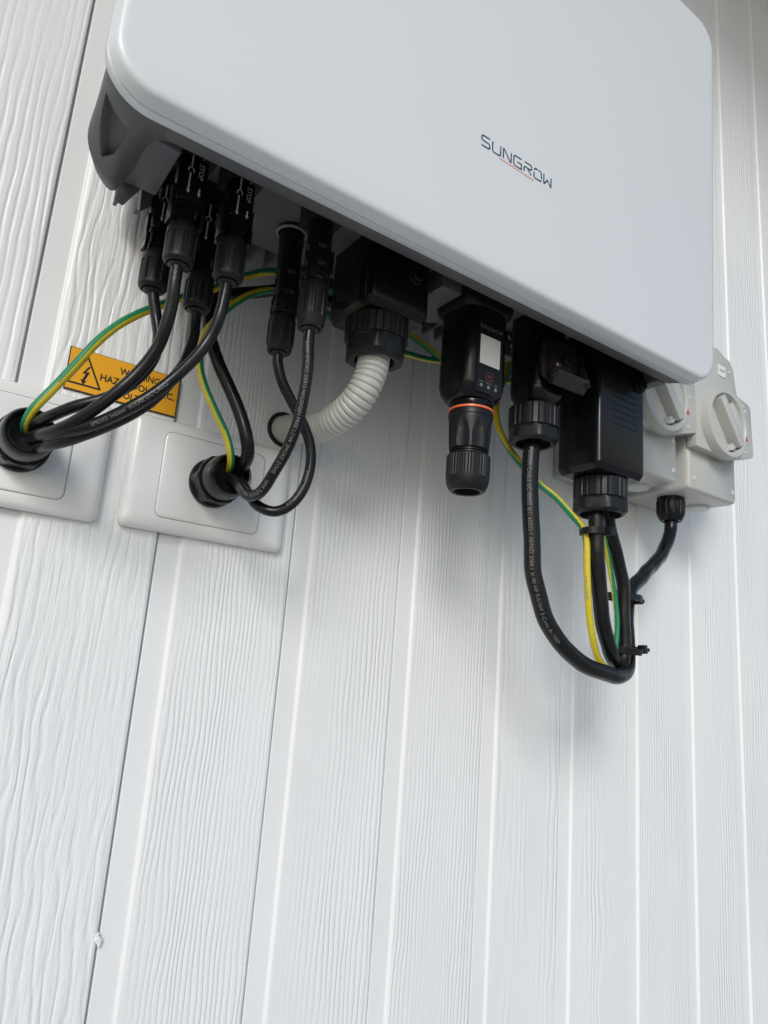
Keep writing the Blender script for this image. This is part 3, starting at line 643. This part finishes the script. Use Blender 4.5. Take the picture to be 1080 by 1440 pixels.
# ------------------------------------------------------------------ data dongle
D = empty('data_dongle', (.178, -.107, .0), 'black data dongle with orange ring and blank white sticker', 'dongle')
cx, cy = .1765, -.1060
v, f = rr_loft(cx, cy, [(.0300, .0235, .0200, .008), (.0125, .0235, .0200, .008), (.0085, .0225, .0195, .009), (.0065, .0205, .0180, .009)], 7); mk('flange', v, f, BLACKM, D, sharp=35)
v, f = rr_loft(cx, cy, [(.0068, .0190, .0175, .0080), (.0020, .0192, .0178, .0085), (-.0080, .0192, .0180, .0090), (-.0470, .0192, .0180, .0090), (-.0530, .0185, .0172, .0100), (-.0575, .0168, .0162, .0130), (-.0585, .0160, .0158, .0140)], 9)
mk('housing', v, f, BLACKG, D, sharp=45)
yf = cy - .0180
vv = [(x, yf - .0006, z) for x, z in rrect(.1762, -.0245, .0118, .0315, .003, 5)]; ww = [(x, yf + .001, z) for x, z in rrect(.1762, -.0245, .0122, .0319, .003, 5)]
v, f = loft([ww, vv]); mk('front_panel', v, f, BLACKM, D)
yq = yf - .00075
MB().box(.1668, .1852, yq - .0001, yf - .0005, -.0356, -.0142).build('sticker', WHITE, D)
flat_text('printing', 'SUNGROW', (.1765, yq, -.0095), (1, 0, 0), (0, 0, 1), .0042, GINK, D, centre=True)
vv, ff = mitre([(.1743, -.0405), (.1785, -.0405), (.1795, -.0415), (.1795, -.0455), (.1785, -.0465), (.1743, -.0465), (.1733, -.0455), (.1733, -.0415)], .0006, closed=True)
o = mk('orange_emblem', [(q.x, yq, q.y) for q in vv], ff, mat('dull_orange', (.13, .045, .03), .5), D, smooth=False)
MB().lathe([(0, .0013), (.0003, .0013)], (.1764, yf - .0005, -.0435), (0, -1, 0), 16).build('emblem_dot', mat('dull_orange_dot', (.12, .04, .03), .5), D)
for i, (tx, bx) in enumerate((('RUN', .1690), ('WLAN', .1757), ('COM', .1825))):
    MB().lathe([(0, .00125), (.0004, .00125), (.0005, .0010)], (bx, yf - .0005, -.0515), (0, -1, 0), 16).build('indicator_light', GINK, D)
    flat_text('printing', tx, (bx, yq, -.0492), (1, 0, 0), (0, 0, 1), .0017, GINK, D, centre=True)
c = (.1775, -.1060, -.0580)
MB().lathe([(0, .0150), (.0008, .0153), (.0024, .0153), (.0026, .0150), (.0044, .0152), (.0056, .0156)], c, segs=64).build('upper_ring', BLACKG, D)
MB().lathe([(.0056, .0155), (.0058, .0160), (.0072, .0160), (.0074, .0155)], c, segs=64).build('orange_ring', RING, D)
def scallop(th, t, r):
    q = (th / (2 * math.pi) * 8 + .15) % 1.0; t2 = (t - .0140) / .0200
    if t2 <= 0 or t > .0345: return r
    wdt = .42 * min(1, math.sqrt(min(t2 * 1.6, 1))); a = abs(q - .5)
    return r - .0016 * max(0, 1 - (a / wdt) ** 2) * min(1, t2 * 3) if a < wdt else r
MB().lathe([(.0074, .0153), (.0086, .0156), (.0112, .0156), (.0116, .0150)] + [(.0120 + i * .0011, .0151 - i * .00006) for i in range(21)] + [(.0348, .0138), (.0352, .0120), (.0366, .0118)], c, segs=144, fn=scallop).build('grip_sleeve', BLACKM, D, sharp=30)
MB().lathe([(.0354, .0122), (.0358, .0136), (.0364, .0136), (.0366, .0124), (.0370, .0124), (.0374, .0133), (.0380, .0133), (.0382, .0124)], c, segs=48).build('thread', BLACK, D)
MB().lathe([(.0382, .0120), (.0386, .0145), (.0394, .0150), (.0396, .0151), (.0545, .0151), (.0547, .0151), (.0590, .0143), (.0625, .0128), (.0640, .0112), (.0638, .0092), (.0600, .0088), (.0580, .0085), (.0578, .0004)], c, segs=200,
           fn=ribbed_fn(44, .0004, .0396, .0546), close=False).build('end_cap', BLACKM, D, sharp=25)

# ------------------------------------------------------------------ latched connector and its long cable
K = empty('latched_connector', (.2435, -.105, .0), 'black connector with a brown locking lever, between dongle and tall connector', 'connector')
cx, cy = .2440, -.1050
v, f = rr_loft(cx, cy, [(.0300, .0172, .0165, .0085), (-.0300, .0172, .0165, .0088), (-.0345, .0168, .0162, .0095), (-.0390, .0150, .0150, .0115), (-.0410, .0145, .0145, .0135)], 9); mk('housing', v, f, BLACKG, K, sharp=45)
MB().lathe([(0, .0125), (.0040, .0125)], (.2418, -.1050, -.0400), segs=48).build('neck', BLACK, K)
big_gland(K, .2415, -.1050, -.0425, -.0600, -.0715, .0188, .0170, .0125)
vv, ff = mitre([(-.1215, .004), (-.1160, -.0060), (-.1080, -.0100)], .0008)
l = MB()
l.prism([(.2290, .0040), (.2400, .0060), (.2610, .0060), (.2640, .0000), (.2640, -.0240), (.2600, -.0250), (.2560, -.0180), (.2380, -.0180), (.2330, -.0280), (.2270, -.0250), (.2250, -.0120)], -.1270, -.1235)
l.build('lever_plate', BROWN, K, bevel=.0006)
l = MB(); l.obox((.2490, -.1320, -.0265), (1, 0, .02), (0, .82, .55), (0, -.55, .82), .0175, .0030, .0060); l.build('lever_bar', BROWN, K, bevel=.001)
for xa, xb in ((.2325, .2290), (.2665, .2650)):
    MB().obox(((xa + xb) / 2, -.1300, -.0140), (1, 0, 0), (.05, .35, 1), (0, 1, -.35), .0013, .0150, .0032).build('lever_arm', BROWN, K, bevel=.0005)
MB().lathe([(0, .0036), (.004, .0036), (.0044, .0032), (.0044, .0024), (.002, .0022), (.002, .0004)], (.2500, -.1262, -.0085), (0, -1, 0), 28, close=False).build('pivot_pin', BROWN, K, sharp=30)
MB().lathe([(0, .0022), (.004, .0022), (.0044, .0018)], (.2395, -.1262, -.0150), (0, -1, 0), 20).build('catch', STEEL, K)
P_com = [(0.2415, -0.105, -0.050), (0.2410, -0.105, -0.066), (0.2390, -0.105, -0.0802), (0.2392, -0.105, -0.102), (0.2409, -0.105, -0.1253), (0.2435, -0.105, -0.1503), (0.2482, -0.105, -0.1746), (0.2576, -0.106, -0.1971), (0.2729, -0.107, -0.2144), (0.2958, -0.107, -0.2269), (0.3208, -0.106, -0.2325), (0.3427, -0.103, -0.2339), (0.3623, -0.097, -0.2306), (0.3737, -0.092, -0.221), (0.3755, -0.09, -0.2036), (0.3764, -0.088, -0.1847), (0.3861, -0.083, -0.1653), (0.4207, -0.072, -0.1425), (0.4651, -0.058, -0.12), (0.4956, -0.048, -0.0979), (0.5066, -0.045, -0.0809), (0.5078, -0.045, -0.0620)]
e = empty('heavy_cable', P_com[0], 'heavy printed black cable sagging in a long loop from the latched connector to the isolator', 'cable')
o, P, s = cable('sheath', P_com, .0062, SHEATH, e, segs=28)
cable_text('printing', 'POWER CABLE IEC 60502 IEC 60332-1 AS/NZS 5000.1 X-90 HF 0.6/1kV 3-Core A-1000', P, s, .0062,   .026, .0040, SINK, e, th0=.10, sx=.98)
e = empty('grid_cable', (.3066, -.112, -.1), 'thick black cable next to the yellow wire below the tall connector', 'cable')
cable('sheath', [(.3060, -.112, -.096), (0.3066, -0.112, -0.1142), (0.3078, -0.112, -0.1404), (0.3132, -0.11, -0.166), (0.3216, -0.107, -0.1922), (0.336, -0.102, -0.2137), (0.3530, -0.094, -0.2230), (0.3680, -0.086, -0.2230)], .0060, SHEATH, e, segs=24)
e = empty('grid_cable', (.3295, -.105, -.1), 'black cable slanting right out of the tall connector nut into the ties', 'cable')
cable('sheath', [(.3240, -.106, -.096), (0.3295, -0.105, -0.1105), (0.3367, -0.103, -0.123), (0.3489, -0.1, -0.1395), (0.3560, -0.099, -0.1592), (0.3590, -0.098, -0.1866), (0.3600, -0.098, -0.2077), (0.3590, -0.097, -0.2230), (.3620, -.090, -.2300)], .0052, SHEATH, e, segs=24)
# cable ties
def tie(c, hx, hy, tilt, head, label, rz=0.0, tail=None):
    e = empty('cable_tie', c, label, 'cable tie', 'black cable ties')
    pts = rrect(0, 0, hx, hy, min(hx, hy) * .95, 6); Mr = Matrix.Rotation(tilt, 3, 'X') @ Matrix.Rotation(rz, 3, 'Y'); v = []
    for z, g in ((-.0026, 0), (.0026, 0), (.0026, .0013), (-.0026, .0013)):
        for x, y in rrect(0, 0, hx + g, hy + g, min(hx, hy) * .95 + g, 6): v.append(Vector(c) + Mr @ Vector((x, y, z)))
    n_ = len(pts); f = []
    for i in range(4):
        for k in range(n_): k2 = (k + 1) % n_; f.append((i * n_ + k, i * n_ + k2, ((i + 1) % 4) * n_ + k2, ((i + 1) % 4) * n_ + k))
    mk('strap', v, f, BLACK, e)
    MB().obox(head, (1, .1, .1), (0, 1, 0), (0, .1, 1), .0034, .0030, .0036).build('head', BLACK, e, bevel=.0006)
    if tail: MB().obox(tail, (1, -.2, .1), (0, 1, 0), (0, 0, 1), .0012, .0008, .0014).build('cut_tail', BLACK, e)
tie((.3050, -.1100, -.1270), .0092, .0085, 0, (.3050 + .0085, -.1190, -.1262), 'tie around the yellow wire and the straight black cable, just below the nut', rz=-.08)
tie((.3700, -.0900, -.1690), .0150, .0100, 0, (.3855, -.0930, -.1695), 'upper tie with its head pointing right, where the isolator cable joins', tail=(.3895, -.0945, -.1700))
tie((.3660, -.0930, -.2110), .0150, .0110, .25, (.3835, -.0985, -.2105), 'lowest tie at the bottom of the hanging bundle', tail=(.3890, -.0995, -.2105))

# ------------------------------------------------------------------ isolators
def isolator(cx, label):
    e = empty('isolator_switch', (cx, -.0005, -.03), label, 'isolator', 'pale grey isolators mounted side by side on the wall')
    x0, x1, zb = cx - .0430, cx + .0430, -.0480
    v = []; 
    def sec(y, ins, r, zt=.1150): return [(x, y, z) for x, z in rrect(cx, (zt + zb) / 2, .043 - ins, (zt - zb) / 2 - ins, r, 5)]
    v, f = loft([sec(-.0008, .0015, .003), sec(-.030, .0008, .004), sec(-.074, .0000, .0045), sec(-.0785, .0008, .0045), sec(-.0800, .0025, .004)]); mk('enclosure', v, f, ISO, e, sharp=40)
    # stepped lid carrying the handle
    lid = [(cx - .044, .110), (cx + .000, .110), (cx + .024, .1000), (cx + .0275, .0965), (cx + .0335, .0690), (cx + .0350, .0680), (cx + .0560, .0640), (cx + .0600, .0600), (cx + .0625, .0080), (cx + .0600, .0055), (cx + .0180, -.0070), (cx - .044, -.0070)]
    MB().prism(lid, -.0900, -.0790).build('lid', ISO, e, bevel=.0014)
    c = (cx, -.0890, .0262)
    MB().lathe([(0, .0366), (.0085, .0360), (.0100, .0352), (.0104, .0340), (.0100, .0312), (.0085, .0300), (.0060, .0296), (-.0060, .0290), (-.0062, .0005)], c, (0, -1, 0), 80, close=False).build('bezel_ring', ISO, e, sharp=30)
    # knob: raised disc with two scooped sides leaves a diagonal grip
    ang = math.radians(-52); d = Vector((math.cos(ang), 0, math.sin(ang))); nrm = Vector((-d.z, 0, d.x))
    k = MB(); k.obox(Vector(c) + Vector((0, -.0030, 0)) + nrm * .0042, d, (0, 1, 0), nrm, .0275, .0095, .0052); k.build('grip', ISO, e, bevel=.0010)
    k = MB(); arc = [(c[0] + .0292 * math.cos(a), c[2] + .0292 * math.sin(a)) for a in np.radians(np.linspace(-38, 66, 14))]; k.prism([(c[0] + nrm.x * .0095 + d.x * .0225, c[2] + nrm.z * .0095 + d.z * .0225)] + arc + [(c[0] + nrm.x * .0095 - d.x * .010, c[2] + nrm.z * .0095 - d.z * .010)], -.0968, -.0835); k.build('knob_shoulder', ISO, e, bevel=.0008)
    MB().lathe([(0, .0275), (.0020, .0270), (.0022, .0240)], (cx, -.0832, .0250), (0, -1, 0), 64).build('knob_disc', ISO, e)
    k = MB(); k.prism([(cx + .0020, -.0020), (cx + .0120, .0010), (cx + .0145, .0060), (cx + .0110, .0040), (cx + .0085, .0075), (cx + .0055, .0015)], -.0975, -.0880); k.build('pointer_notch', ISO, e, bevel=.0005)
    tx, tz = cx + .0316, .0165
    mk('red_triangle', [(tx - .0024, -.0996, tz - .0022), (tx + .0022, -.0996, tz - .0022), (tx, -.0996, tz + .0036)], [(0, 1, 2)], RED, e, smooth=False)
    for (ax, az_) in ((cx + .044, .0590), (cx + .048, .0540), (cx + .050, .0400), (cx + .020, .0900), (cx + .046, .0080)):
        MB().lathe([(0, .0020), (.0006, .0020), (.0009, .0014)], (ax, -.0899, az_), (0, -1, 0), 16).build('rivet', ISOL, e)
    for (ax, az_) in ((cx + .036, -.036), (cx - .034, -.036), (cx + .036, -.006)):
        MB().lathe([(0, .0026), (.0006, .0026), (.0009, .0020)], (ax, -.0799, az_), (0, -1, 0), 20).build('screw_cap', ISOL, e)
    MB().box(cx - .002, cx + .0105, -.0908, -.0898, .0800, .0920).build('name_plate', WHITE, e)
    flat_text('printing', 'MAIN', (cx + .0000, -.09092, .0852), (1, 0, 0), (0, 0, 1), .0036, INK, e)
    MB().lathe([(0, .0122), (.0015, .0122), (.0022, .0110), (.0026, .0110), (.0028, .0020)], (cx + .0290, -.045, zb + .0006), (0, 0, -1), 36).build('knockout_plug', ISOL, e)
    return e
isolator(.5270, 'right hand isolator, nearer the edge, with the cable gland under it')
isolator(.4225, 'left hand isolator, half hidden behind the tall black connector')
G = empty('cable_gland', (.5075, -.045, -.048), 'black cable gland under the right hand isolator', 'cable gland')
c = (.5075, -.045, -.0478)
MB().lathe([(0, .0135), (.0035, .0135), (.0038, .0128), (.0042, .0128)], c, (0, 0, -1), 72, fn=hexfn(.0128, 0, .0036)).build('hex_body', BLACKG, G, sharp=25)
MB().lathe([(.0040, .0138), (.0046, .0142), (.0165, .0140), (.0190, .0130), (.0230, .0112), (.0245, .0100), (.0245, .0080), (.0220, .0070), (.0218, .0004)], c, (0, 0, -1), 96, fn=flutes(14, .07, .3, .0044, .0170), close=False).build('dome_nut', BLACKG, G, sharp=25)
# paint blob on the board edge
pb = MB()
for (dx, dz, r_) in ((0, 0, .0019), (.0010, -.0016, .0016), (-.0006, .0018, .0012), (.0012, -.0032, .0011), (-.0002, .0030, .0008), (.0018, -.0006, .0009)):
    pb.lathe([(0, r_), (r_ * .2, r_ * .92), (r_ * .38, r_ * .6), (r_ * .44, .0001)], (.0058 + dx, -.0002, -.4090 + dz), (0, -1, 0), 14)
tag(pb.build('paint_blob', PLATE), 'small white paint blob on the board edge low on the left', 'paint blob')
